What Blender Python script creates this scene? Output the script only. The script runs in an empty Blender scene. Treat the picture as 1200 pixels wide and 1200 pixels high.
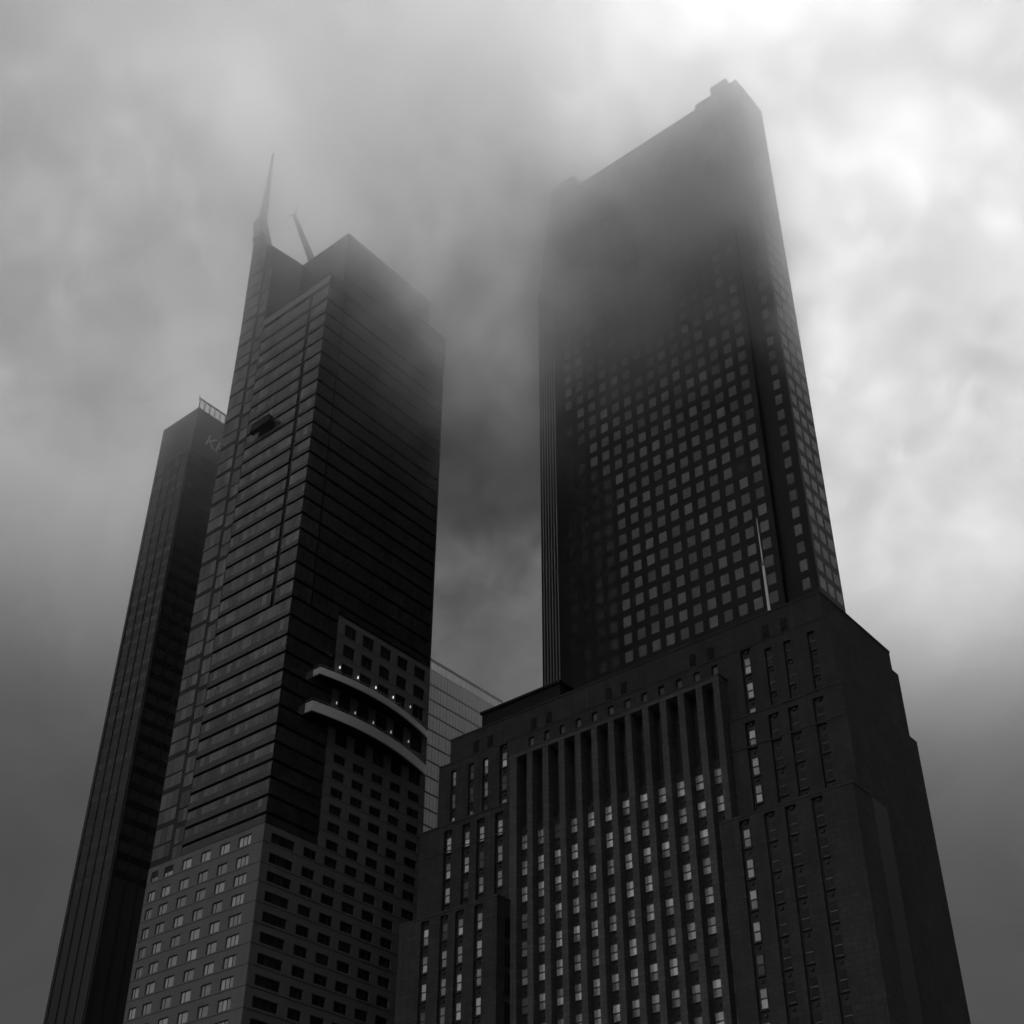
import bpy, math, random
from mathutils import Vector, Matrix
random.seed(7)
C = bpy.context.scene.collection
sc = bpy.context.scene

# ------------------------------------------------------------------ camera
# World x and y run along the two street-grid directions; z is up; metres.
FPX, PPX, PPY = 1595.0, 610.0, 650.0          # focal length and optical centre measured on the 1200 px photograph
TILT = math.atan(1156.0 / FPX)
AZ = math.atan(1620.0 / (FPX / math.cos(TILT)))
fwd_h = Vector((math.cos(AZ), math.sin(AZ), 0)); right = Vector((math.sin(AZ), -math.cos(AZ), 0)); zup = Vector((0, 0, 1))
fwd = fwd_h * math.cos(TILT) + zup * math.sin(TILT)
upv = -fwd_h * math.sin(TILT) + zup * math.cos(TILT)
CAM = Vector((0, 0, 1.7))
def view_dir(px, py):
    return (fwd * FPX + right * (px - PPX) - upv * (py - PPY)).normalized()
cd = bpy.data.cameras.new('camera'); cam = bpy.data.objects.new('camera', cd); C.objects.link(cam)
cd.sensor_width = 36; cd.sensor_fit = 'HORIZONTAL'; cd.lens = 36 * FPX / 1200
cd.shift_x = -(PPX - 600) / 1200; cd.shift_y = (PPY - 600) / 1200
cd.clip_start = 0.5; cd.clip_end = 6000
m = Matrix((right, upv, -fwd)).transposed().to_4x4(); m.translation = CAM
cam.matrix_world = m
sc.camera = cam

# ------------------------------------------------------------------ exposure
sc.view_settings.view_transform = 'Standard'; sc.view_settings.look = 'None'
sc.view_settings.exposure = 0.0; sc.view_settings.gamma = 1.0

# ------------------------------------------------------------------ sky and sun (thick, broken overcast)
SUN_EL, SUN_AZ = math.radians(34), math.radians(190)      # azimuth measured from +x towards +y
w = bpy.data.worlds.new("World"); sc.world = w; w.use_nodes = True
nt = w.node_tree; nt.nodes.clear(); L = nt.links
def nn(t, **k):
    n = nt.nodes.new(t)
    for a, b in k.items(): setattr(n, a, b)
    return n
def mth(op, a, b=None, clamp=False):
    n = nn('ShaderNodeMath', operation=op, use_clamp=clamp)
    for i, v in enumerate((a, b)):
        if v is None: continue
        if hasattr(v, 'links') or hasattr(v, 'is_linked'): L.new(v, n.inputs[i])
        else: n.inputs[i].default_value = v
    return n.outputs[0]
sky = nn('ShaderNodeTexSky', sky_type='NISHITA', sun_disc=False)
sky.sun_elevation = SUN_EL; sky.sun_rotation = math.radians(90) - SUN_AZ
sky.air_density = 1.0; sky.dust_density = 6.0; sky.altitude = 100
bw = nn('ShaderNodeRGBToBW'); L.new(sky.outputs[0], bw.inputs[0])
tc = nn('ShaderNodeTexCoord')
# cloud brightness: broad brighter and darker masses, broken up by two scales of noise
nz = nn('ShaderNodeTexNoise'); nz.inputs['Scale'].default_value = 2.6; nz.inputs['Detail'].default_value = 6; nz.inputs['Roughness'].default_value = 0.5
L.new(tc.outputs['Generated'], nz.inputs['Vector'])
nz2 = nn('ShaderNodeTexNoise'); nz2.inputs['Scale'].default_value = 7; nz2.inputs['Detail'].default_value = 7; nz2.inputs['Distortion'].default_value = 0.9; nz2.inputs['Roughness'].default_value = 0.6
L.new(tc.outputs['Generated'], nz2.inputs['Vector'])
warp = nn('ShaderNodeVectorMath', operation='MULTIPLY_ADD')
sub = nn('ShaderNodeVectorMath', operation='SUBTRACT'); L.new(nz.outputs['Color'], sub.inputs[0]); sub.inputs[1].default_value = (.5, .5, .5)
L.new(sub.outputs[0], warp.inputs[0]); warp.inputs[1].default_value = (.12, .12, .12); L.new(tc.outputs['Generated'], warp.inputs[2])
wn = nn('ShaderNodeVectorMath', operation='NORMALIZE'); L.new(warp.outputs[0], wn.inputs[0])
def mirror(d, axis):
    d = d.copy(); d[axis] = -d[axis]; return d
MASSES = [  # direction, half-width in degrees, brightness of the cloud there; out-of-view ones are added light
    (view_dir(370, 110), 9, 0.56), (view_dir(215, 400), 6, 0.28), (view_dir(30, 250), 11, 0.75), (view_dir(680, -10), 7, 0.7),
    (view_dir(975, 60), 10, 1.0), (view_dir(1020, 440), 8, 1.0), (view_dir(1120, 260), 13, 1.35), (view_dir(610, 810), 5, 0.03),
    (view_dir(525, 170), 4, -0.30), (view_dir(565, 330), 9, -1.0), (view_dir(565, 560), 7, 0.06), (Vector((0, 0, 1)), 18, 0.9), (view_dir(800, -350), 10, 0.8),  # zenith and above-frame patches: added out of view to light the fog
    (mirror(view_dir(835, 640), 0), 6, 0.34), (mirror(view_dir(740, 1020), 0), 10, 0.42),  # mirrored directions: unseen bright patches added for facades and panes to reflect
    (mirror(view_dir(960, 540), 1), 8, 0.30), (mirror(view_dir(290, 600), 0), 12, 0.16), (mirror(view_dir(560, 880), 1), 7, 0.3)]
total = 0.07
acc = None
for d, wdt, amp in MASSES:
    dp = nn('ShaderNodeVectorMath', operation='DOT_PRODUCT'); L.new(wn.outputs[0], dp.inputs[0]); dp.inputs[1].default_value = tuple(d)
    # gaussian of the angle: exp(-(1-dot)/s)
    s = 1 - math.cos(math.radians(wdt))
    e = mth('EXPONENT', mth('MULTIPLY', mth('SUBTRACT', dp.outputs['Value'], 1.0), 1.0 / s))
    t = mth('MULTIPLY', e, amp)
    acc = t if acc is None else mth('ADD', acc, t)
acc = mth('ADD', acc, total)
nzr = mth('ADD', mth('MULTIPLY', nz2.outputs['Fac'], 0.55), 0.8)
cloud = mth('MAXIMUM', mth('MULTIPLY', acc, nzr), 0.02)
skyn = mth('ADD', mth('MULTIPLY', bw.outputs[0], 0.15), 9.0)      # the veil of cloud hides most of the clear sky's own gradient
val = mth('MULTIPLY', skyn, cloud)
cmb = nn('ShaderNodeCombineColor')
for i in range(3): L.new(val, cmb.inputs[i])
bg = nn('ShaderNodeBackground'); bg.inputs['Strength'].default_value = 0.10
L.new(cmb.outputs[0], bg.inputs['Color'])
wo = nn('ShaderNodeOutputWorld'); L.new(bg.outputs[0], wo.inputs['Surface'])
w.cycles.sampling_method = 'MANUAL'; w.cycles.sample_map_resolution = 512

sd = bpy.data.lights.new('sun', 'SUN'); sd.energy = 0.8; sd.angle = math.radians(25); sd.color = (1, 1, 1)
so = bpy.data.objects.new('sun', sd); C.objects.link(so)
to_sun = Vector((math.cos(SUN_AZ) * math.cos(SUN_EL), math.sin(SUN_AZ) * math.cos(SUN_EL), math.sin(SUN_EL)))
so.rotation_euler = to_sun.to_track_quat('Z', 'Y').to_euler(); so.location = (-60, 0, 80)

sc.cycles.max_bounces = 8; sc.cycles.diffuse_bounces = 2; sc.cycles.glossy_bounces = 3
sc.cycles.volume_bounces = 4; sc.cycles.volume_step_rate = 1.0; sc.cycles.volume_max_steps = 128
sc.cycles.use_denoising = True

# ------------------------------------------------------------------ materials (all neutral: the scene is black and white)
def mat(name, base, rough=0.7, metal=0.0, spec=0.5, noise=0.15, scale=0.4, island=0.0, bump=0.0, streak=0.0, coat=0.0, emit=0.0, courses=False):
    M = bpy.data.materials.new(name); M.use_nodes = True
    t = M.node_tree; p = t.nodes['Principled BSDF']
    p.inputs['Roughness'].default_value = rough; p.inputs['Metallic'].default_value = metal
    p.inputs['Specular IOR Level'].default_value = spec; p.inputs['Coat Weight'].default_value = coat
    g = t.nodes.new('ShaderNodeNewGeometry')
    def M2(op, a, b):
        n = t.nodes.new('ShaderNodeMath'); n.operation = op
        for i, v in enumerate((a, b)):
            if isinstance(v, (int, float)): n.inputs[i].default_value = v
            else: t.links.new(v, n.inputs[i])
        return n.outputs[0]
    z = t.nodes.new('ShaderNodeTexNoise'); z.inputs['Scale'].default_value = scale; z.inputs['Detail'].default_value = 6
    t.links.new(g.outputs['Position'], z.inputs['Vector'])
    v = M2('MULTIPLY', M2('ADD', M2('MULTIPLY', z.outputs['Fac'], 2 * noise), 1 - noise), base)
    if streak:
        mp = t.nodes.new('ShaderNodeMapping'); mp.inputs['Scale'].default_value = (1.6, 1.6, 0.06)
        t.links.new(g.outputs['Position'], mp.inputs['Vector'])
        z2 = t.nodes.new('ShaderNodeTexNoise'); z2.inputs['Scale'].default_value = 1.0; z2.inputs['Detail'].default_value = 5
        t.links.new(mp.outputs[0], z2.inputs['Vector'])
        v = M2('MULTIPLY', v, M2('ADD', M2('MULTIPLY', z2.outputs['Fac'], 2 * streak), 1 - streak))
    if courses:
        sp_ = t.nodes.new('ShaderNodeSeparateXYZ'); t.links.new(g.outputs['Position'], sp_.inputs[0])
        cb = t.nodes.new('ShaderNodeCombineXYZ'); t.links.new(M2('ADD', sp_.outputs['X'], sp_.outputs['Y']), cb.inputs[0]); t.links.new(sp_.outputs['Z'], cb.inputs[1])
        br = t.nodes.new('ShaderNodeTexBrick'); br.inputs['Scale'].default_value = 1.0; br.inputs['Brick Width'].default_value = 1.5; br.inputs['Row Height'].default_value = 0.75
        br.inputs['Mortar Size'].default_value = 0.035; br.inputs['Color1'].default_value = (1, 1, 1, 1); br.inputs['Color2'].default_value = (.72, .72, .72, 1); br.inputs['Mortar'].default_value = (.45, .45, .45, 1)
        t.links.new(cb.outputs[0], br.inputs['Vector']); bb = t.nodes.new('ShaderNodeRGBToBW'); t.links.new(br.outputs['Color'], bb.inputs[0])
        v = M2('MULTIPLY', v, bb.outputs[0])
    if island:
        oi = t.nodes.new('ShaderNodeObjectInfo')
        r = M2('FRACT', M2('ADD', g.outputs['Random Per Island'], oi.outputs['Random']), 0)
        v = M2('MULTIPLY', v, M2('ADD', M2('MULTIPLY', M2('POWER', r, 1.5), 2 * island), 1 - island))
    cc = t.nodes.new('ShaderNodeCombineColor')
    for i in range(3): t.links.new(v, cc.inputs[i])
    t.links.new(cc.outputs[0], p.inputs['Base Color'])
    if bump:
        b = t.nodes.new('ShaderNodeBump'); b.inputs['Strength'].default_value = bump; b.inputs['Distance'].default_value = 0.05
        z3 = t.nodes.new('ShaderNodeTexNoise'); z3.inputs['Scale'].default_value = 0.9; z3.inputs['Detail'].default_value = 4
        t.links.new(g.outputs['Position'], z3.inputs['Vector']); t.links.new(z3.outputs['Fac'], b.inputs['Height'])
        t.links.new(b.outputs[0], p.inputs['Normal'])
    if emit:
        p.inputs['Emission Color'].default_value = (1, 1, 1, 1); p.inputs['Emission Strength'].default_value = emit
    return M
M = {}
M['tower_core'] = mat('dark_metal_frame', 0.014, 0.5, 0, 0.3)
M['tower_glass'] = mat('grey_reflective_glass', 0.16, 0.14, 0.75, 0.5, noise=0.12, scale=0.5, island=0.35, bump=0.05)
M['tower_glass_side'] = mat('darkened_side_glass', 0.085, 0.12, 0.75, 0.4, noise=0.1, scale=0.5, island=0.15)  # same glass as the left face, darkened for the dim sky it reflects
M['tower_spandrel'] = mat('grey_spandrel_panel', 0.06, 0.35, 0.3, 0.4, noise=0.1)
M['tower_stone'] = mat('grey_stone_cladding', 0.10, 0.45, 0, 0.4, noise=0.12, scale=0.25, streak=0.1)
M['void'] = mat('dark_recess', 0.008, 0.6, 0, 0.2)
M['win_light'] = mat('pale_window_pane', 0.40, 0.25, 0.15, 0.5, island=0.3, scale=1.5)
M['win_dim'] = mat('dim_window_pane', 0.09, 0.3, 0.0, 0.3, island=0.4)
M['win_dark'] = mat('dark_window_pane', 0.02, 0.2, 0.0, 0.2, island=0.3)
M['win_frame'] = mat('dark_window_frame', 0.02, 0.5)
M['frame_light'] = mat('grey_window_frame', 0.13, 0.5)
M['balcony'] = mat('pale_metal_fascia', 0.5, 0.35, 0.3, 0.5, noise=0.06, scale=0.2)
M['lamp'] = mat('lit_lamp_glass', 0.8, 0.4, emit=0.75)
M['lamp_dim'] = mat('dim_lamp_glass', 0.8, 0.4, emit=0.25)
M['granite'] = mat('polished_dark_granite', 0.012, 0.35, 0.0, 0.15, noise=0.25, scale=0.12)
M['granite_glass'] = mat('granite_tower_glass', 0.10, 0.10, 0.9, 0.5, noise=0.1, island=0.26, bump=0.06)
M['granite_glass_dim'] = mat('granite_tower_dark_reflection_glass', 0.03, 0.12, 0.0, 0.25, island=0.3)  # darkened copy: neighbour's dark reflection painted in, plus a few random panes
M['edge_line'] = mat('bright_edge_line', 0.25, 0.4, 0.3)
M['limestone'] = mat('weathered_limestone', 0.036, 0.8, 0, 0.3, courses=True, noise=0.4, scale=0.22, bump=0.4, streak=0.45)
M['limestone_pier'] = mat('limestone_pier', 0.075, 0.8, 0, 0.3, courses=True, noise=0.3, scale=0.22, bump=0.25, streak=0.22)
M['shadow_tone'] = mat('limestone_ledge_shadow_tone', 0.035, 0.8, 0, 0.3, noise=0.3)  # shadow lines of the ledges painted in as a dark stone tone
M['bronze'] = mat('dark_bronze_spandrel', 0.018, 0.45, 0.2, 0.4, noise=0.3, scale=1.2)
M['blind'] = mat('pane_with_drawn_blind', 0.42, 0.18, 0.45, 0.5, noise=0.2, island=0.5, scale=2.0)
M['pale_glass'] = mat('pale_glass_curtain_wall', 0.36, 0.3, 0.6, 0.5, noise=0.1, island=0.05)
M['pale_frame'] = mat('curtain_wall_frame', 0.13, 0.4, 0.4)
M['k_wall'] = mat('dark_office_wall', 0.035, 0.3, 0.2, 0.4, noise=0.15)
M['k_screen'] = mat('rooftop_glass_screen', 0.6, 0.3, 0.3); M['k_screen'].node_tree.nodes['Principled BSDF'].inputs['Alpha'].default_value = 0.4
M['sign'] = mat('pale_sign_letters', 0.5, 0.4)
M['steel'] = mat('painted_grey_steel', 0.16, 0.5, 0.3)
M['pole'] = mat('white_painted_pole', 0.75, 0.4)
M['asphalt'] = mat('asphalt', 0.05, 0.85, scale=1.0)
M['concrete'] = mat('concrete_paving', 0.25, 0.85, scale=0.8)
M['earth'] = mat('paved_ground', 0.10, 0.9, scale=0.02)
M['line'] = mat('road_paint', 0.6, 0.7)

# ------------------------------------------------------------------ mesh helpers
class MB:
    def __init__(s): s.v = []; s.f = []
    def quad(s, a, b, c, d):
        n = len(s.v); s.v += [tuple(a), tuple(b), tuple(c), tuple(d)]; s.f.append((n, n+1, n+2, n+3))
    def box(s, x0, x1, y0, y1, z0, z1):
        if x0 > x1: x0, x1 = x1, x0
        if y0 > y1: y0, y1 = y1, y0
        n = len(s.v)
        s.v += [(x0,y0,z0),(x1,y0,z0),(x1,y1,z0),(x0,y1,z0),(x0,y0,z1),(x1,y0,z1),(x1,y1,z1),(x0,y1,z1)]
        for q in ((0,3,2,1),(4,5,6,7),(0,1,5,4),(1,2,6,5),(2,3,7,6),(3,0,4,7)): s.f.append(tuple(n+i for i in q))
    def prism(s, pts, d):
        """closed polygon pts (3-D) swept by vector d"""
        n = len(s.v); k = len(pts); d = Vector(d)
        s.v += [tuple(p) for p in pts] + [tuple(Vector(p) + d) for p in pts]
        s.f.append(tuple(range(n, n+k))); s.f.append(tuple(range(n+2*k-1, n+k-1, -1)))
        for i in range(k):
            j = (i+1) % k; s.f.append((n+i, n+k+i, n+k+j, n+j))
    def tube(s, a, b, r0, r1, k=10):
        a = Vector(a); b = Vector(b); d = (b-a).normalized()
        t = d.cross(Vector((0, 0, 1)) if abs(d.z) < .9 else Vector((1, 0, 0))).normalized(); u = d.cross(t)
        n = len(s.v)
        for p, r in ((a, r0), (b, r1)):
            for i in range(k):
                q = 2*math.pi*i/k; s.v.append(tuple(p + (t*math.cos(q) + u*math.sin(q))*r))
        for i in range(k):
            j = (i+1) % k; s.f.append((n+i, n+j, n+k+j, n+k+i))
        s.f.append(tuple(n+k-1-i for i in range(k))); s.f.append(tuple(n+k+i for i in range(k)))
    def mesh(s, name, m, org=(0, 0, 0), normals=True):
        me = bpy.data.meshes.new(name)
        me.from_pydata([(x-org[0], y-org[1], z-org[2]) for x, y, z in s.v], [], s.f); me.update()
        me.materials.append(m)
        return me
    def build(s, name, m, parent=None):
        org = base_of(parent)
        o = bpy.data.objects.new(name, s.mesh(name, m, org)); C.objects.link(o)
        if parent is not None: o.parent = parent
        return o
BASE = {}
def base_of(p):
    x = Vector((0, 0, 0))
    while p is not None: x += Vector(p.location); p = p.parent
    return x
def thing(name, label, cat, loc, group=None):
    o = bpy.data.objects.new(name, None); C.objects.link(o); o.location = loc; o.empty_display_size = 2
    o['label'] = label; o['category'] = cat
    if group: o['group'] = group
    return o
def struct(name, mb, m, kind='structure'):
    o = mb.build(name, m); o['kind'] = kind; return o
# a face: 'L' = plane x=c seen from -x (a runs along y); 'R' = plane y=c seen from -y (a runs along x); depth d goes inwards
class Face:
    def __init__(s, ax, c): s.ax = ax; s.c = c
    def p(s, a, z, d=0): return (s.c+d, a, z) if s.ax == 'L' else (a, s.c+d, z)
    def q(s, mb, a0, a1, z0, z1, d=0):
        if s.ax == 'L': mb.quad(s.p(a0,z0,d), s.p(a0,z1,d), s.p(a1,z1,d), s.p(a1,z0,d))
        else: mb.quad(s.p(a0,z0,d), s.p(a1,z0,d), s.p(a1,z1,d), s.p(a0,z1,d))
    def box(s, mb, a0, a1, z0, z1, d0, d1):
        if s.ax == 'L': mb.box(s.c+d0, s.c+d1, a0, a1, z0, z1)
        else: mb.box(a0, a1, s.c+d0, s.c+d1, z0, z1)
def punched(mb, F, a0, a1, z0, z1, holes, depth):
    """wall sheet with real openings and their reveals"""
    A = sorted({a0, a1} | {v for h in holes for v in h[:2] if a0 < v < a1})
    Z = sorted({z0, z1} | {v for h in holes for v in h[2:] if z0 < v < z1})
    for i in range(len(A)-1):
        ca = (A[i]+A[i+1])/2
        hh = [h for h in holes if h[0] < ca < h[1]]
        run = None
        for j in range(len(Z)-1):
            cz = (Z[j]+Z[j+1])/2
            inside = any(h[2] < cz < h[3] for h in hh)
            if inside:
                if run is not None: F.q(mb, A[i], A[i+1], run, Z[j]); run = None
            elif run is None: run = Z[j]
        if run is not None: F.q(mb, A[i], A[i+1], run, z1)
    for h in holes:
        b0, b1, y0, y1 = h
        for (pa, pb) in (((b0,y0),(b0,y1)), ((b0,y1),(b1,y1)), ((b1,y1),(b1,y0)), ((b1,y0),(b0,y0))):
            mb.quad(F.p(*pa), F.p(*pb), F.p(*pb, depth), F.p(*pa, depth))
# windows: nearest ones are parts of their own, the rest one "stuff" part
def frame_geo(mb, F, a0, a1, z0, z1, d, style, t=0.09):
    if style == 'rail':
        zm = (z0+z1)/2; F.box(mb, a0+0.05, a1-0.05, zm-0.06, zm+0.04, d-0.05, d+0.04); F.box(mb, a0+0.05, a1-0.25, z0, z0+0.06, d-0.05, d+0.04); return
    F.box(mb, a0, a0+t, z0, z1, d-0.08, d+0.05); F.box(mb, a1-t, a1, z0, z1, d-0.08, d+0.05)
    F.box(mb, a0+t, a1-t, z0, z0+t, d-0.08, d+0.05); F.box(mb, a0+t, a1-t, z1-t, z1, d-0.08, d+0.05)
    m_ = (a0+a1)/2; zm = (z0+z1)/2
    if style == 'sash':
        F.box(mb, a0+t, a1-t, zm-0.07, zm+0.05, d-0.07, d+0.05)
    if style == 'triple':
        for k in (1/3, 2/3):
            am = a0+(a1-a0)*k; F.box(mb, am-0.06, am+0.06, z0+t, z1-t, d-0.06, d+0.05)
    if style == 'double':
        am = a0+(a1-a0)*0.66; F.box(mb, am-0.06, am+0.06, z0+t, z1-t, d-0.06, d+0.05)
def pane_geo(mb, F, a0, a1, z0, z1, d, style, t=0.09):
    zm = (z0+z1)/2
    if style == 'sash':
        F.q(mb, a0+t, a1-t, z0+t, zm-0.07, d+0.03); F.q(mb, a0+t, a1-t, zm+0.05, z1-t, d)
    elif style == 'triple':
        for k in range(3):
            F.q(mb, a0+t+(a1-a0-2*t)*k/3, a0+t+(a1-a0-2*t)*(k+1)/3-0.005, z0+t, z1-t, d)
    else: F.q(mb, a0+t, a1-t, z0+t, z1-t, d)
MESHES = {}
def windows(root, specs, cap=100, panes=True):
    """specs: (Face, a0, a1, z0, z1, depth, style, frame mat, pane mat)"""
    def near(s):
        F, a0, a1, z0, z1 = s[:5]
        return (Vector(F.p((a0+a1)/2, (z0+z1)/2)) - CAM).length / max(0.2, (a1-a0)*(z1-z0))**0.5
    def seen(s):
        F, a0, a1, z0, z1 = s[:5]; d = Vector(F.p((a0+a1)/2, (z0+z1)/2)) - CAM
        z = d.dot(fwd); x = PPX+FPX*d.dot(right)/z; y = PPY-FPX*d.dot(upv)/z
        return 215 < x < 985 and y < 1140
    specs = sorted(specs, key=lambda s: (0 if seen(s) else 1, near(s)))
    for s in specs[:cap]:
        F, a0, a1, z0, z1, d, st, fm, pm = s
        key = (F.ax, round(a1-a0, 2), round(z1-z0, 2), st, fm, pm)
        if key not in MESHES:
            G = Face(F.ax, 0); f = MB(); g = MB(); w_, h_ = a1-a0, z1-z0
            frame_geo(f, G, 0, w_, 0, h_, 0, st); pane_geo(g, G, 0, w_, 0, h_, 0, st)
            MESHES[key] = (f.mesh('window', M[fm]), g.mesh('pane', M[pm]))
        fme, pme = MESHES[key]
        o = bpy.data.objects.new('window', fme if panes else pme); C.objects.link(o); o.parent = root
        o.location = Vector(F.p(a0, z0, d)) - base_of(root)
        if panes:
            p = bpy.data.objects.new('pane', pme); C.objects.link(p); p.parent = o
    rest = specs[cap:]
    by = {}
    for s in rest: by.setdefault((s[7], s[8]), []).append(s)
    if rest:
        f = MB(); mats = []; idx = []
        me = bpy.data.meshes.new('windows')
        for s in rest:
            F, a0, a1, z0, z1, d, st, fm, pm = s
            for mm in (fm, pm):
                if mm not in mats: mats.append(mm)
            if panes:
                n0 = len(f.f); frame_geo(f, F, a0, a1, z0, z1, d, st); idx += [mats.index(fm)]*(len(f.f)-n0)
            n0 = len(f.f); pane_geo(f, F, a0, a1, z0, z1, d, st); idx += [mats.index(pm)]*(len(f.f)-n0)
        org = base_of(root)
        me.from_pydata([(x-org[0], y-org[1], z-org[2]) for x, y, z in f.v], [], f.f)
        for q in mats: me.materials.append(M[q])
        me.polygons.foreach_set('material_index', idx); me.update()
        o = bpy.data.objects.new('windows', me); C.objects.link(o); o.parent = root; o['kind'] = 'stuff'

# ------------------------------------------------------------------ the ground
g = MB(); g.box(-3000, 3000, -3000, 3000, -1.0, -0.2); struct('ground', g, M['earth'])
g = MB(); g.box(-400, 132.0, -7, 7, -0.19, 0.0); g.box(-9, 9, 7, 600, -0.19, 0.0); g.box(-9, 9, -400, -7, -0.19, 0.0); struct('road', g, M['asphalt'])
g = MB()
for k in range(-30, 9): g.box(14+k*12, 18+k*12, -0.08, 0.08, 0.004, 0.008)
struct('road_marking', g, M['line'])
g = MB()
g.box(9.02, 132, 7.02, 180, -0.19, 0.13); g.box(9.02, 400, -150, -7.02, -0.19, 0.13); g.box(-150, -9.02, 7.02, 180, -0.19, 0.13); g.box(132.02, 400, -7, 400, -0.19, 0.13)
struct('pavement', g, M['concrete'])

# ------------------------------------------------------------------ left: glass and stone tower with spire
CX, CY = 133.06, 163.77
T = thing('glass_tower', 'dark glass tower with stone base, two curved balconies and a thin spire', 'skyscraper', (CX, CY, 0))
LF = Face('L', CX); RF = Face('R', CY)
b = MB()
b.box(CX+0.35, 170.9, CY+0.35, 193.6, 0, 228.6)
b.build('core', M['tower_core'], T)
b = MB()
b.box(137.2, 164.8, CY+0.2, 185, 228.6, 245.0); b.box(164.8, 171.0, CY+0.2, 193, 228.6, 237.2)
ucore = b.build('upper_block', M['tower_core'], T)
for a in ((CX-0.03, 137.2, CY-0.03, 185.2, 228.0, 228.9), (137.1, 164.9, CY+0.1, 185.1, 244.6, 245.2), (164.92, 171.1, CY+0.1, 193, 236.9, 237.4)):
    b = MB(); b.box(*a); b.build('coping', M['tower_core'], T)
# curved sail rising on the far corner
b = MB()
prof = [(174.0, 229.0), (193.8, 229.0), (194.3, 250), (194.7, 264.0), (196.3, 267.6), (196.0, 269.8), (193.4, 269.4), (191.6, 263.5), (190.0, 258.4), (188.4, 255.6), (186.6, 253.9),
        (184.0, 250.6), (181.0, 246.9), (177.5, 242.6), (174.0, 238.2)]
b.prism([(CX+0.1, y, z) for y, z in prof], (2.2, 0, 0))
b.build('curved_crown', M['tower_core'], T)
b = MB(); b.tube((134.2, 194.2, 262), (134.2, 194.0, 273), 1.6, 1.0, 14); b.tube((134.2, 194.0, 273), (134.2, 194.0, 283), 1.0, 0.6, 12); b.tube((134.2, 194.0, 283), (134.2, 194.2, 296), 0.6, 0.25, 10)
b.build('spire', M['steel'], T)
# floors
DARK_Z = [225.0, 220.6, 216.5, 212.6, 208.7, 204.7, 200.7, 196.7, 192.8, 189.0, 185.1, 181.2, 177.4, 173.6, 169.7, 165.9, 162.0, 158.2, 154.3, 150.4, 146.5, 142.6, 138.5, 134.3,
          130.6, 126.9, 123.3, 119.7, 116.1, 112.6, 109.15, 105.9, 102.6, 99.35]
def band(name, F, a0, a1, zt, zb, m, root, pw, d=-0.02):
    """one storey strip of glass panes divided by mullions"""
    mb = MB(); n = max(1, round((a1-a0)/pw)); s_ = (a1-a0)/n
    for i in range(n): F.q(mb, a0+i*s_+0.05, a0+(i+1)*s_-0.05, zb, zt, d + random.uniform(0, 0.012))
    return mb.build(name, m, root)
def panes_into(mb, F, a0, a1, z0, z1, pw, gap):
    n = max(1, round((a1-a0)/pw)); s_ = (a1-a0)/n
    for k in range(n): F.q(mb, a0+k*s_+gap, a0+(k+1)*s_-gap, z0, z1, -0.02)
for i, zt in enumerate(DARK_Z):
    zb = DARK_Z[i+1] if i+1 < len(DARK_Z) else 97.3
    top = zt-0.62; low = zb + (0.95 if zt > 142 else 1.2); hi = zt > 142.7
    xe = 170.2 if zb > 144 else 144.8
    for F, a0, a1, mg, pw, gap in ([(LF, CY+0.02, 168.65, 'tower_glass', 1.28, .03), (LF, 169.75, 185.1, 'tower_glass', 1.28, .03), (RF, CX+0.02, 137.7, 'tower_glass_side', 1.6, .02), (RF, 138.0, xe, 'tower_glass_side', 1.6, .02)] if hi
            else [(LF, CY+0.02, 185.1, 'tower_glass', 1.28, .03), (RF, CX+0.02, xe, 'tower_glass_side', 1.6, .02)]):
        mb = MB(); panes_into(mb, F, a0, a1, low, top, pw, gap)
        corner = hi and a1 in (168.65, 137.7)
        o = mb.build('corner_window_band' if corner else 'window_band', M[mg], T)
        mb = MB(); F.box(mb, a0, a1, zb, low-0.02, -0.06, 0.3)
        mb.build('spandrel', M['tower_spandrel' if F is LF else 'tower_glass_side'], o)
mb = MB(); panes_into(mb, RF, 145.0, 170.2, 144.6, 145.9, 1.6, .02); mb.build('window_band', M['tower_glass_side'], T)
# bands of the top storeys
RU = Face('R', CY+0.2)
for zt, zb, x0, x1 in ((244.0, 236.9, 137.3, 164.7), (236.4, 231.2, 137.3, 170.8), (230.7, 226.2, 137.6, 170.6)):
    mb = MB(); n = round((x1-x0)/1.6); s_ = (x1-x0)/n
    for k in range(n): RU.q(mb, x0+k*s_+0.02, x0+(k+1)*s_-0.02, zb+0.3, zt, -0.03)
    mb.build('window_band', M['tower_glass_side'], T)
mb = MB(); LF.q(mb, CY+0.02, 185.1, 225.6, 227.6, -0.02); mb.build('window_band', M['tower_glass'], T)
# wing beyond the dark strip: two-storey panels, alternately thick and thin dark lines
wp = MB(); z = 262.0; k = 0
while z > 78:
    h = 3.85 if z > 142 else 3.45
    for (a0, a1) in ((188.75, 193.7), (185.35, 187.85)):
        off = 0 if a0 > 188 else 1.2
        ztop = min(z-off, 247 if a0 < 188 else 256)
        zbot = z-off-h+(1.1 if k % 2 else 0.45)
        if a0 > 188 or z < 252:
            if ztop > zbot + 0.5 and zbot > 95.5: 
                n = 3 if a0 > 188 else 2; s_ = (a1-a0)/n
                for j in range(n): LF.q(wp, a0+j*s_+0.03, a0+(j+1)*s_-0.03, zbot, ztop, 0.02)
    z -= h; k += 1
wp.build('wing_glazing', M['tower_glass'], T)
b = MB(); b.box(CX+0.05, CX+0.34, 185.2, 193.75, 95.3, 250)
b.build('wing_frame', M['tower_core'], T)
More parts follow.
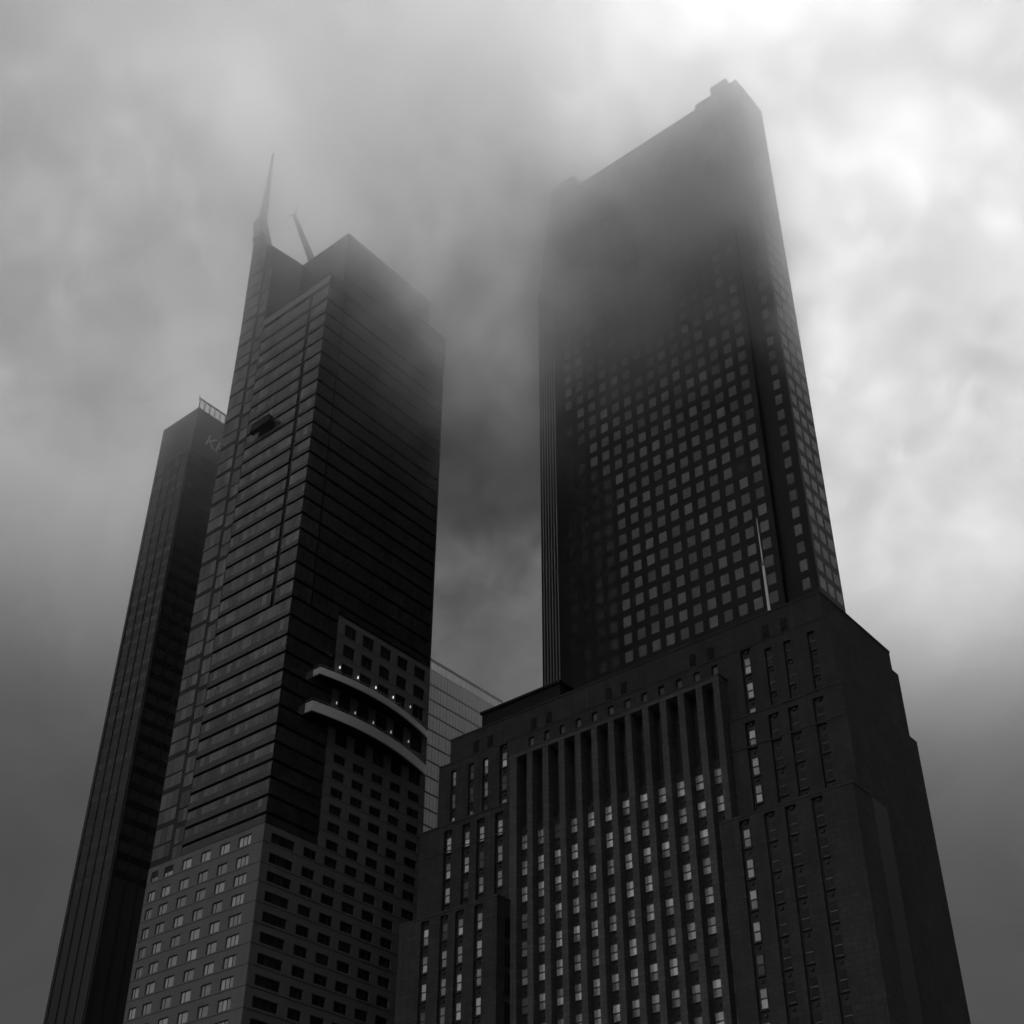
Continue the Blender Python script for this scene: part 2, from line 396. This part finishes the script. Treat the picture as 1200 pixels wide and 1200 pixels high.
# stone base
ROWS = [96.2 - 3.37*k for k in range(0, 28)]
holesL = []; specs = []
for k, zt in enumerate(ROWS):
    if k == 0: zt = 96.25
    elif k == 1: zt = 92.65
    zb = zt-1.85
    if zb < 1: break
    for (a0, a1, st) in ((166.8, 169.9, 'triple'), (172.1, 174.6, 'double'), (176.95, 179.5, 'double'), (181.9, 184.4, 'double'), (186.8, 189.2, 'double'), (190.9, 192.8, 'double')):
        holesL.append((a0, a1, zb, zt)); specs.append((LF, a0, a1, zb, zt, 0.28-0.34, st, 'win_frame', 'win_light'))  # paler panes on this face: its brighter sky reflection put into the colour
def grooves(a0, a1, zs, holes):
    return [(a0+0.0, a1-0.0, z_-0.07, z_+0.07) for z_ in zs]
seamz = [zt-1.85-0.35 for zt in [96.25, 92.65] + ROWS[2:] if zt > 6]
b = MB()
LS = Face('L', CX-0.06)
specs = [(LS, s[1], s[2], s[3], s[4], 0.26, s[6], s[7], s[8]) for s in specs]
punched(b, LS, CY-0.06, 193.8, 0, 97.2, holesL, 0.4)
RS = Face('R', CY-0.06)
holesR = []
cols = [(134.7, 139.9), (141.9, 144.8), (146.7, 149.7), (151.5, 154.5), (156.3, 159.3), (161.1, 164.0), (165.9, 169.1)]
for k, zt in enumerate(ROWS):
    if k == 0: zt = 96.1
    elif k == 1: zt = 92.6
    if zt-1.7 < 1: break
    for j, (a0, a1) in enumerate(cols):
        holesR.append((a0, a1, zt-1.7, zt)); specs.append((RS, a0, a1, zt-1.7, zt, 0.30, 'triple' if j == 0 else 'double', 'win_frame', 'win_dark'))  # darker panes on this face: its dimmer reflection put into the colour
up = []
zrows = [(142.9, 140.3), (138.5, 135.9), (134.3, 131.4), (128.2, 124.3), (120.9, 117.4)] + [(115.55-3.28*k, 113.85-3.28*k) for k in range(6)]
for zt, zb in zrows:
    for a0, a1 in cols[2:]:
        a1_ = a1 if zt-zb < 2.9 else a1-0.0
        up.append((a0, a1_, zb, zt)); specs.append((RS, a0, a1_, zb, zt, 0.30, 'double', 'win_frame', 'win_dark'))
punched(b, RS, CX-0.06, 170.4, 0, 97.2, holesR, 0.4)
punched(b, RS, 144.95, 170.4, 97.2, 144.0, up, 0.4)
b.quad((144.95, CY-0.06, 97.2), (144.95, CY-0.06, 144.0), (144.95, CY+0.4, 144.0), (144.95, CY+0.4, 97.2))
b.quad((144.95, CY-0.06, 144.0), (170.4, CY-0.06, 144.0), (170.4, CY+0.4, 144.0), (144.95, CY+0.4, 144.0))
b.quad((CX-0.06, CY-0.06, 97.2), (CX-0.06, 193.8, 97.2), (CX+0.4, 193.8, 97.2), (CX+0.4, CY-0.06, 97.2))
b.quad((CX-0.06, CY-0.06, 97.2), (170.4, CY-0.06, 97.2), (170.4, CY+0.4, 97.2), (CX-0.06, CY+0.4, 97.2))
b.quad((170.4, CY-0.06, 0), (170.4, CY+0.4, 0), (170.4, CY+0.4, 144), (170.4, CY-0.06, 144))
b.build('stone_wall', M['tower_stone'], T)
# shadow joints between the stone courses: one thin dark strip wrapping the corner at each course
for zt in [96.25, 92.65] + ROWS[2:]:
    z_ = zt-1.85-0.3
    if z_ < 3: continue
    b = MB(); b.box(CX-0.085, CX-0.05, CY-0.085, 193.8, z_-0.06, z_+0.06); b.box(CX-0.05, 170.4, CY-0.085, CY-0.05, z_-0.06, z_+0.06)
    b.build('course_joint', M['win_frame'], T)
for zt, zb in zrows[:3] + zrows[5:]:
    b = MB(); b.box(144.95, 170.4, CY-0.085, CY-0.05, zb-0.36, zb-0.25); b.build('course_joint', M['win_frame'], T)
windows(T, specs)
# balconies
def balcony(zt, x0, yb, h, bulge):
    n = 28; outer = []
    for i in range(n+1):
        t_ = i/n; x = x0 + (170.3-x0)*t_
        outer.append((x, CY-0.2 - bulge*(math.sin(math.pi*(0.16+0.84*t_))**0.9)))
    mb = MB()
    pts = [(x0+0.3, CY-0.07)] + outer + [(170.3, CY-0.07)]
    sof = MB(); sof.prism([(x, y+0.2, zt-h+0.02) for x, y in pts], (0, 0, 0.35))  # near-black slab: shade under the balcony put into its colour
    # fascia: a thick band standing up at the edge
    ring = [(x0-0.02, CY-0.07)] + outer
    for i in range(len(ring)-1):
        (xa, ya), (xb, yb_) = ring[i], ring[i+1]
        A = Vector((xa, ya)); B_ = Vector((xb, yb_)); nrm = Vector((B_.y-A.y, -(B_.x-A.x)))
        nrm = nrm.normalized() * 0.25 if nrm.length > 1e-6 else Vector((0, 0))
        mb.prism([(A.x+nrm.x*0.3, A.y+nrm.y*0.3, zt-h), (B_.x+nrm.x*0.3, B_.y+nrm.y*0.3, zt-h), (B_.x-nrm.x, B_.y-nrm.y, zt-h), (A.x-nrm.x, A.y-nrm.y, zt-h)], (0, 0, h))
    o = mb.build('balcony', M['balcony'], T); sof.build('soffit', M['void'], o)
    r = MB()
    for i in range(len(ring)-1):
        (xa, ya), (xb, yb_) = ring[i], ring[i+1]
        r.tube((xa, ya+0.1, zt+0.55), (xb, yb_+0.1, zt+0.55), 0.05, 0.05, 6)
        if i % 2 == 0: r.tube((xa, ya+0.1, zt-0.1), (xa, ya+0.1, zt+0.55), 0.04, 0.04, 6)
    r.build('railing', M['steel'], o)
balcony(129.6, 140.0, 0, 1.35, 3.1)
balcony(122.2, 139.0, 0, 1.95, 3.1)
for zl in (132.85, 125.3):
    for xl in (146.0, 150.75, 155.5, 160.25, 165.05):
        mb = MB(); mb.tube((xl, CY-0.35, zl-0.28), (xl, CY-0.35, zl+0.10), 0.10, 0.13, 10); mb.tube((xl, CY-0.35, zl+0.10), (xl, CY-0.35, zl+0.34), 0.13, 0.02, 10)
        ln = mb.build('wall_lamp', M['lamp' if zl > 130 and xl < 165 else 'lamp_dim'], T)
        mb = MB(); mb.box(xl-0.07, xl+0.07, CY-0.3, CY-0.06, zl-0.42, zl-0.3); mb.build('bracket', M['win_frame'], ln)
# rooftop crane and window-cleaning cradle: things that only rest on or hang from the tower
t = thing('roof_crane', 'slanting crane boom forked at its tip on the roof of the spired tower', 'crane', (142, 180.5, 245.4))
b = MB(); b.box(140.8, 143.2, 179.3, 181.7, 245.4, 250.5); b.build('mast', M['steel'], t)
b = MB(); b.tube((142, 180.6, 249.0), (142, 191.9, 277.1), 1.05, 0.5, 8); b.build('boom', M['steel'], t)
b = MB(); b.tube((142, 191.9, 277.0), (142, 195.4, 279.1), 0.24, 0.1, 6); b.build('arm', M['steel'], t)
b = MB(); b.tube((142, 191.9, 277.0), (142, 191.0, 280.6), 0.24, 0.1, 6); b.build('arm', M['steel'], t)
b = MB(); b.tube((142, 190.9, 275.2), (138.2, 176.5, 245.9), 0.05, 0.05, 5); b.build('stay_cable', M['steel'], t)
t = thing('window_cleaning_cradle', 'dark window cleaning cradle hanging on the upper left face of the spired tower', 'work platform', (131.8, 178.6, 190.6))
b = MB(); b.prism([(131.3, 175.6, 190.9), (131.3, 182.0, 190.6), (131.3, 181.4, 192.7), (131.3, 176.2, 192.8)], (1.2, 0, 0)); b.build('platform', M['void'], t)
b = MB()
b.tube((131.25, 176.0, 193.5), (131.25, 181.4, 193.4), 0.09, 0.09, 6)
for y in (176.1, 178.6, 181.3): b.tube((131.25, y, 192.6), (131.25, y, 193.5), 0.05, 0.05, 6)
b.build('railing', M['frame_light'], t)
for y in (176.4, 181.0): b = MB(); b.tube((131.9, y, 192.7), (132.5, y, 229.4), 0.03, 0.03, 5); b.build('suspension_rope', M['steel'], t)

# ------------------------------------------------------------------ right: tall dark granite tower
SX, SY = 182.0, 83.0
T = thing('granite_tower', 'very tall dark granite tower with square windows, its top lost in cloud, on the right', 'skyscraper', (SX, SY, 0))
b = MB()
b.box(SX, 191.3, SY, 87.1, 0, 277.5)                      # corner strip
b.box(SX, 192, 89.7, 139.6, 0, 279.2)                     # main front
b.box(SX+1.1, 191.29, 87.1, 89.7, 0, 278.5)                # dark vertical slot
b.box(192, 226, 101, 139.59, 0, 279.1)
b.box(191.3, 191.99, 89.7, 101, 0, 278)
b.build('granite_wall', M['granite'], T)
b = MB(); b.box(SX+1.2, 190.4, SY+1.6, 96.2, 277.5, 282.6); b.box(SX+2.0, 189.5, 87.6, 92.0, 282.6, 286.6); b.build('rooftop_plant_room', M['granite'], T)
b = MB(); b.box(SX+0.1, 200, 132.2, 139.5, 279.2, 284.2)
b.build('rooftop_plant_room', M['granite'], T)
for i in range(6):
    y0 = 139.62 + 0.93*i; x0 = SX+0.25+0.25*i; b = MB()
    b.box(x0, 226-i, y0, y0+0.92, 0, 277.0-5.2*i)
    st = b.build('stepped_bay', M['granite'], T)
    b = MB(); b.box(x0-0.30, x0-0.01, y0+0.02, y0+0.20, 0, 276.6-5.2*i); b.build('bright_edge_strip', M['edge_line'], st)  # pale strip added to draw the bright line along each step's edge
SF = Face('L', SX); SR = Face('R', SY)
specs = []
zr = [156.15 + 3.92*k for k in range(-14, 31)]
ycols = [91.75 + 3.14*k for k in range(0, 15)]
for z_ in zr:
    for k, y in enumerate(ycols):
        if z_ > 274: continue
        dk = k >= 11 and z_ < 182 + (k-11)*7 + random.uniform(-6, 6)  # lower left columns: dark reflection painted in by swapping the glass
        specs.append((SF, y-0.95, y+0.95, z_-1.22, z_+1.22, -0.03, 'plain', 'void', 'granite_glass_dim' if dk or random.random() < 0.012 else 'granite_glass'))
    specs.append((SF, 84.45, 86.05, z_-1.22, z_+1.22, -0.03, 'plain', 'void', 'granite_glass'))
    for k in range(3):
        xw = 183.75 + 2.95*k
        specs.append((SR, xw-1.15, xw+1.15, z_-1.3, z_+1.3, -0.03, 'plain', 'void', 'granite_glass'))
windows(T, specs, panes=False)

# ------------------------------------------------------------------ front right: stepped stone office block with a colonnade of tall piers
T = thing('stone_office_block', 'dark stepped stone office block with a colonnade of tall piers and small windows', 'building', (156, 108.4, 0))
UF = Face('L', 156.0); MF = Face('L', 155.0); WF = Face('L', 150.4); PF = Face('L', 153.5)
b = MB()
b.box(156.7, 178, 71.4, 143.9, 0, 115.0); b.box(156.7, 175, 70.6, 146.4, 0, 110.5); b.box(155.7, 176, 69.9, 149.3, 0, 98.8)
b.box(151.1, 160, 128.4, 148.6, 0, 81.0); b.box(151.1, 160, 68.3, 88.2, 0, 81.0)
b.build('core', M['bronze'], T)
COLS = [132.1, 136.0, 139.2, 143.2]; ALLC = COLS + [216.8-c for c in COLS]
specs = []; well = {}
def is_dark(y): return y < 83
# upper zone
b = MB(); s_ = MB()
holes = []
for c in ALLC:
    zt = 110.3 if c not in (COLS[3],) else 109.4
    if abs(c-108.4) < 24.5: holes.append((c-0.95, c+0.75, 98.8, zt))      # shallow vertical wells
    else: holes.append((c-0.6, c+0.6, 98.8, 109.1))
bays = [126.0-3.26*k for k in range(12)]
for y in bays: holes.append((y-0.55, y+0.55, 106.9, 109.7))
punched(b, UF, 70.4, 146.6, 98.7, 110.7, holes, 0.45)
punched(b, UF, 71.2, 144.1, 110.7, 115.2, [], 0.1)
b.quad((156, 71.2, 110.7), (178, 71.2, 110.7), (178, 71.2, 115.2), (156, 71.2, 115.2)); b.quad((156, 70.4, 98.7), (178, 70.4, 98.7), (178, 70.4, 110.7), (156, 70.4, 110.7))
b.quad((156, 71.2, 115.2), (178, 71.2, 115.2), (178, 144.1, 115.2), (156, 144.1, 115.2)); b.quad((156, 70.4, 110.7), (178, 70.4, 110.7), (178, 146.6, 110.7), (156, 146.6, 110.7))
b.quad((156, 146.6, 0), (178, 146.6, 0), (178, 146.6, 110.7), (156, 146.6, 110.7)); b.quad((156, 144.1, 110.7), (178, 144.1, 110.7), (178, 144.1, 115.2), (156, 144.1, 115.2))
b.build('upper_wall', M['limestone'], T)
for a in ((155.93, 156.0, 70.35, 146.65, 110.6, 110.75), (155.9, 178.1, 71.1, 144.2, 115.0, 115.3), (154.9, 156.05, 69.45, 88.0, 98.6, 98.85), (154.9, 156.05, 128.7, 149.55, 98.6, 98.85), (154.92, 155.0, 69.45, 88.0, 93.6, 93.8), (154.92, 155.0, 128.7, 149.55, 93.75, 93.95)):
    b = MB(); b.box(*a); b.build('string_course', M['shadow_tone'], T)  # dark tone stands in for the shadow line at each ledge
# pairs of ornamental grilles in the parapet band
for y in (138.1, 134.9, 125.4, 122.2, 109.9, 106.9, 93.8, 90.5, 80.8, 77.6):
    mb = MB()
    mb.box(155.88, 156.0, y-0.55, y-0.42, 110.9, 113.0); mb.box(155.88, 156.0, y+0.42, y+0.55, 110.9, 113.0); mb.box(155.88, 156.0, y-0.42, y+0.42, 112.85, 113.0)
    for k in range(3): mb.box(155.9, 156.0, y-0.42, y+0.42, 111.1+k*0.6, 111.3+k*0.6)
    mb.tube((155.9, y-0.3, 111.0), (155.9, y+0.35, 112.8), 0.08, 0.08, 5); mb.tube((155.9, y+0.3, 111.0), (155.9, y-0.35, 112.8), 0.08, 0.08, 5)
    mb.build('grille', M['void'], T)
def stack(F, y, rows, dw, lightcol=True, hw=0.56):
    spd = MB(); F.box(spd, y-0.93, y+0.73, rows[-1][1]-0.9, rows[0][0]+1.1, dw+0.06, dw+0.2)
    for i, (zt, zb) in enumerate(rows):
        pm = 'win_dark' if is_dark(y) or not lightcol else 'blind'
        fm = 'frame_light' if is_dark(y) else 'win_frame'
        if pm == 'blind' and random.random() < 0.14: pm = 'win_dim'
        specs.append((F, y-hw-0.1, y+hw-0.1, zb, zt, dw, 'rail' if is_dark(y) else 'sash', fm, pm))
        F.box(spd, y-hw-0.2, y+hw, zb-0.24, zb-0.04, dw-0.18, dw+0.1)               # sill
    zt = rows[0][0]
    c = Vector(F.p(y-0.1, zt+1.0, dw+0.07)); spd.tube(c, c+Vector((-0.2, 0, 0)), 0.42, 0.30, 12)
    if True:
        for i in range(len(rows)-1):
            zm = (rows[i][1]+rows[i+1][0])/2; c = Vector(F.p(y-0.1, zm, dw+0.07)); spd.tube(c, c+Vector((-0.16, 0, 0)), 0.3, 0.2, 8)
    spd.build('spandrel', M['bronze'], T)
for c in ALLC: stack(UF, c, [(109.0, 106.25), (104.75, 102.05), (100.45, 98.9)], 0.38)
for y in bays: specs.append((UF, y-0.5, y+0.5, 106.95, 109.65, 0.38, 'sash', 'win_frame', 'win_dim'))
# middle zone
b = MB(); holes = [(c-0.95, c+0.75, 6, 97.6) for c in ALLC]
punched(b, MF, 69.5, 88.0, 0, 98.7, [h for h in holes if h[1] < 88], 0.5)
b.quad((155, 69.5, 0), (178, 69.5, 0), (178, 69.5, 98.7), (155, 69.5, 98.7)); b.quad((155, 69.5, 98.71), (178, 69.5, 98.71), (178, 88, 98.71), (155, 88, 98.71))
b.build('wall', M['limestone'], T)
b = MB(); punched(b, MF, 128.6, 149.5, 0, 98.7, [h for h in holes if h[0] > 128], 0.5)
b.quad((155, 149.5, 0), (178, 149.5, 0), (178, 149.5, 98.7), (155, 149.5, 98.7)); b.quad((155, 128.6, 98.71), (178, 128.6, 98.71), (178, 149.5, 98.71), (155, 149.5, 98.71))
b.build('wall', M['limestone'], T)
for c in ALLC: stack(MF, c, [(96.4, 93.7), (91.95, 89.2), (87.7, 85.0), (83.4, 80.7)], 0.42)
# low wings in front
zt_ = 81.2
for (a0, a1) in ((128.3, 148.7), (68.2, 88.4)):
    b = MB()
    hh = [(c-0.95, c+0.75, 4, 80.6) for c in ALLC if a0 < c < a1]
    punched(b, WF, a0, a1, 0, zt_, hh, 0.5)
    b.quad((150.4, a0, 0), (155.6, a0, 0), (155.6, a0, zt_), (150.4, a0, zt_)); b.quad((150.4, a1, 0), (155.6, a1, 0), (155.6, a1, zt_), (150.4, a1, zt_))
    b.quad((150.4, a0, zt_), (155.6, a0, zt_), (155.6, a1, zt_), (150.4, a1, zt_))
    b.build('low_wing_wall', M['limestone'], T)
    b = MB(); b.box(150.33, 155.0, a0-0.1, a1+0.1, 81.0, 81.35); b.build('low_wing_coping', M['shadow_tone'], T)
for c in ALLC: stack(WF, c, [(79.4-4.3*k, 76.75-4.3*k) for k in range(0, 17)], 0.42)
# a side window slot in the return wall of the left wing
for k in range(4): mb = MB(); mb.box(152.2, 153.4, 128.2, 128.3, 75.2-4.3*k, 78.3-4.3*k); mb.build('side_window', M['void'], T)
# colonnade
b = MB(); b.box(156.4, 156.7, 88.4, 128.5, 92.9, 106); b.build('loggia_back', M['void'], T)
edges = [(127.1, 128.55)] + [(123.83-3.265*k, 124.93-3.265*k) for k in range(11)] + [(88.2, 89.25)]
for i, (y0, y1) in enumerate(edges):
    mb = MB(); last = i in (0, 12)
    mb.box(153.5, 156.9 if not last else 156.4, y0, y1, 92.7, 105.3); mb.box(153.5, 155.3, y0, y1, 0, 92.7)
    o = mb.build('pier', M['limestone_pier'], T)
    mb = MB(); mb.box(153.44, 153.5, y0+0.25, y1-0.25, 103.9, 104.9); mb.build('capital', M['limestone_pier'], o)
mb = MB(); mb.box(153.45, 156.0, 88.12, 128.62, 105.3, 106.05); mb.build('frieze', M['limestone_pier'], T)
mb = MB(); mb.box(153.35, 156.0, 88.0, 128.9, 106.05, 106.3); mb.build('cornice', M['shadow_tone'], T)  # cornice shadow line put into its darker colour
for i in range(12):
    y0, y1 = edges[i+1][1], edges[i][0]; yc = (y0+y1)/2
    spd = MB(); spd.box(154.75, 155.6, y0, y1, 0, 93.2)
    for k in range(14):
        zt = 91.85-4.27*k
        specs.append((Face('L', 154.66), y0+0.14, y1-0.14, zt-2.5, zt, 0, 'sash', 'win_frame', 'win_dim' if random.random() < 0.07 else 'blind'))
        c = Vector((154.76, yc, zt+0.9)); spd.tube(c, c+Vector((-0.12, 0, 0)), 0.34, 0.22, 10)
    spd.build('bay_spandrel', M['bronze'], T)
    for zt in (104.8, 100.5, 96.4):
        specs.append((Face('L', 156.35), y0+0.14, y1-0.14, zt-2.7, zt, 0, 'sash', 'win_frame', 'blind'))
windows(T, specs)
# penthouse
b = MB(); b.box(163.5, 175.5, 125.6, 143.5, 110.7, 123.3); b.box(163.2, 175.8, 125.3, 143.8, 123.3, 123.8)
b.build('rooftop_plant_room', M['void'], T)
b = MB(); b.box(158, 176, 84, 125, 115.2, 115.5); b.build('roof_deck', M['bronze'], T)
t = thing('flagpole', 'bare pale flagpole standing on the roof of the stone office block', 'flagpole', (165, 84.3, 115.5))
b = MB(); b.tube((165, 84.3, 115.5), (165, 84.4, 131.0), 0.26, 0.20, 10); b.tube((165, 84.4, 131.0), (165, 84.5, 140.0), 0.11, 0.06, 8); b.build('pole', M['pole'], t)
b = MB(); b.tube((165, 84.4, 130.6), (165, 84.4, 131.3), 0.3, 0.26, 10); b.build('collar', M['steel'], t)
b = MB(); b.tube((165, 84.5, 140.0), (165, 84.5, 140.5), 0.2, 0.12, 8); b.build('finial', M['steel'], t)

# ------------------------------------------------------------------ centre: pale glass building far behind
GY = 260.0
T = thing('pale_glass_building', 'pale grey glass building in the gap between the spired tower and the stone block', 'building', (262, GY, 0))
b = MB(); b.box(255, 306.5, GY+0.3, 300, 0, 228.2); b.box(255, 306.5, 268, 290, 228.2, 230.0); b.build('core', M['pale_frame'], T)
GF = Face('R', GY)
zs = [227.6, 221.9] + [221.9-5.35*k for k in range(1, 12)]
fr = MB(); GF.box(fr, 255, 306.5, 231.0, 231.8, -0.15, 0.29)
for i, zt in enumerate(zs):
    zb = zs[i+1] if i+1 < len(zs) else zt-5.35
    mb = MB()
    for k in range(34): GF.q(mb, 255+k*1.5+0.07, 255+(k+1)*1.5-0.07, zb+0.6, zt, 0)
    mb.build('window_band', M['pale_glass'], T)
for k in range(0, 35, 2): GF.box(fr, 255+k*1.5-0.05, 255+k*1.5+0.05, 60, 227.6, -0.06, 0.0)
fr.build('facade_frame', M['pale_frame'], T)
mb = MB()
for k in range(28): GF.q(mb, 255+k*1.83+0.32, 255+(k+1)*1.83-0.25, 228.2, 230.8, -0.02)
mb.build('rooftop_screen', M['k_screen'], T)

# ------------------------------------------------------------------ far left: dark office building with rooftop sign
KX_, KY_ = 149.2, 230.0
T = thing('dark_office_building', 'dark office building with glass rooftop screen and letter sign, behind the spired tower', 'building', (KX_, KY_, 0))
b = MB(); b.box(KX_, 190, KY_, 244, 0, 237.9); b.build('core', M['k_wall'], T)
KF = Face('R', KY_); KL = Face('L', KX_)
b = MB()
for k in range(30):
    z_ = 224-3.9*k; KF.q(b, KX_+0.3, 189.5, z_, z_+1.6, -0.03); KL.q(b, KY_+0.3, 243.5, z_, z_+1.6, -0.03)
b.build('glazing', M['tower_glass_side'], T)
b = MB()
for k in range(22): KF.q(b, KX_+0.2+k*1.7+0.12, KX_+0.2+(k+1)*1.7-0.12, 238.15, 241.0, 0.02)
o = b.build('rooftop_screen', M['k_screen'], T)
for k in range(13):
    b2 = MB(); KF.box(b2, KX_+0.4+3.1*k, KX_+0.55+3.1*k, 60, 224, -0.16, 0.0); b2.build('mullion', M['tower_core'], T)
for k in range(5):
    b2 = MB(); KL.box(b2, KY_+0.4+3.1*k, KY_+0.55+3.1*k, 60, 224, -0.16, 0.0); b2.build('mullion', M['tower_core'], T)
b = MB(); KF.box(b, KX_+0.05, 187.6, 237.9, 238.15, 0.03, 0.3); KF.box(b, KX_+0.05, 187.6, 241.0, 241.4, 0.03, 0.3)
for k in range(23): KF.box(b, KX_+0.2+k*1.7-0.12, KX_+0.2+k*1.7+0.12, 238.15, 241.0, 0.03, 0.2)
b.build('screen_frame', M['steel'], o)
b = MB(); b.tube((KX_+0.3, KY_+0.8, 241.3), (KX_+0.3, KY_+0.8, 243.0), 0.1, 0.05, 6); b.build('antenna', M['steel'], T)
cu = bpy.data.curves.new('sign_text', 'FONT'); cu.body = 'KPMG'; cu.size = 5.0; cu.extrude = 0.12; cu.shear = 0.25; cu.offset = 0.03
to = bpy.data.objects.new('tmp', cu); C.objects.link(to)
bpy.context.view_layer.update()
me = bpy.data.meshes.new_from_object(to.evaluated_get(bpy.context.evaluated_depsgraph_get()))
bpy.data.objects.remove(to); me.materials.clear(); me.materials.append(M['sign'])
so_ = bpy.data.objects.new('sign', me); C.objects.link(so_); so_.parent = T
so_.location = Vector((152.6, KY_-0.2, 227.9)) - base_of(T); so_.rotation_euler = (math.radians(90), 0, 0)

# ------------------------------------------------------------------ low cloud wrapping the tower tops
b = MB(); b.box(-60, 300, -150, 300, 165, 290)
me = b.mesh('low_cloud', bpy.data.materials.new('low_cloud'))
V = me.materials[0]; V.use_nodes = True; vt = V.node_tree; vt.nodes.clear()
out = vt.nodes.new('ShaderNodeOutputMaterial'); pv = vt.nodes.new('ShaderNodeVolumePrincipled')
pv.inputs['Color'].default_value = (1, 1, 1, 1); pv.inputs['Anisotropy'].default_value = 0.88
vt.links.new(pv.outputs[0], out.inputs['Volume'])
ge = vt.nodes.new('ShaderNodeNewGeometry'); sx = vt.nodes.new('ShaderNodeSeparateXYZ'); vt.links.new(ge.outputs['Position'], sx.inputs[0])
def rng(src, a, b, c, d, smooth=True):
    n = vt.nodes.new('ShaderNodeMapRange'); n.interpolation_type = 'SMOOTHSTEP' if smooth else 'LINEAR'
    for k, v in zip(('From Min', 'From Max', 'To Min', 'To Max'), (a, b, c, d)): n.inputs[k].default_value = v
    vt.links.new(src, n.inputs['Value']); return n.outputs[0]
def vm(op, a, b):
    n = vt.nodes.new('ShaderNodeMath'); n.operation = op
    for k, v in enumerate((a, b)):
        if isinstance(v, (int, float)): n.inputs[k].default_value = v
        else: vt.links.new(v, n.inputs[k])
    return n.outputs[0]
def dist(p, flat=False):
    src = ge.outputs['Position']
    if flat:
        f = vt.nodes.new('ShaderNodeVectorMath'); f.operation = 'MULTIPLY'; f.inputs[1].default_value = (1, 1, 0); vt.links.new(src, f.inputs[0]); src = f.outputs[0]
    n = vt.nodes.new('ShaderNodeVectorMath'); n.operation = 'DISTANCE'; n.inputs[1].default_value = p; vt.links.new(src, n.inputs[0]); return n.outputs['Value']
Z, Y = sx.outputs['Z'], sx.outputs['Y']
up_ = rng(Z, 167, 212, 0, 1)                                  # ragged cloud base
thin = rng(Z, 232, 290, 0, 0.62)                              # the layer thins upwards ...
towards = rng(Y, 165, 110, 0, 1)                              # ... round the taller tower
prof_ = vm('MULTIPLY', up_, vm('SUBTRACT', 1.0, vm('MULTIPLY', thin, towards)))
side = rng(Y, 165, 100, 0.37, 1.15)
hole = rng(dist((222, 196, 0), True), 35, 92, 0.06, 1.0)      # a gap in the cloud between the towers
no = vt.nodes.new('ShaderNodeTexNoise'); no.inputs['Scale'].default_value = 0.022; no.inputs['Detail'].default_value = 4; no.inputs['Distortion'].default_value = 0.8
vt.links.new(ge.outputs['Position'], no.inputs['Vector'])
no2 = vt.nodes.new('ShaderNodeTexNoise'); no2.inputs['Scale'].default_value = 0.07; no2.inputs['Detail'].default_value = 3; no2.inputs['Distortion'].default_value = 1.0
vt.links.new(ge.outputs['Position'], no2.inputs['Vector'])
wisp = vm('MULTIPLY', rng(no.outputs['Fac'], 0.3, 0.7, 0.25, 1.75, False), rng(no2.outputs['Fac'], 0.32, 0.68, 0.35, 1.65, False))
puff = vm('MULTIPLY', rng(no2.outputs['Fac'], 0.32, 0.68, 0.3, 1.7, False), rng(dist(tuple(CAM + view_dir(752, 335) * (166 / view_dir(752, 335).x))), 32, 2, 0, 0.034))
den = vm('MULTIPLY', vm('MULTIPLY', vm('MULTIPLY', prof_, side), vm('MULTIPLY', hole, wisp)), 0.019)
crest = vm('MULTIPLY', vm('MULTIPLY', rng(Z, 246, 264, 0, 0.042), vm('MULTIPLY', rng(Y, 172, 188, 0, 1), rng(sx.outputs['X'], 180, 145, 0, 1))), wisp)
vt.links.new(vm('ADD', vm('ADD', den, puff), crest), pv.inputs['Density'])
V.cycles.homogeneous_volume = False
cl = bpy.data.objects.new('low_cloud', me); C.objects.link(cl); cl['kind'] = 'stuff'
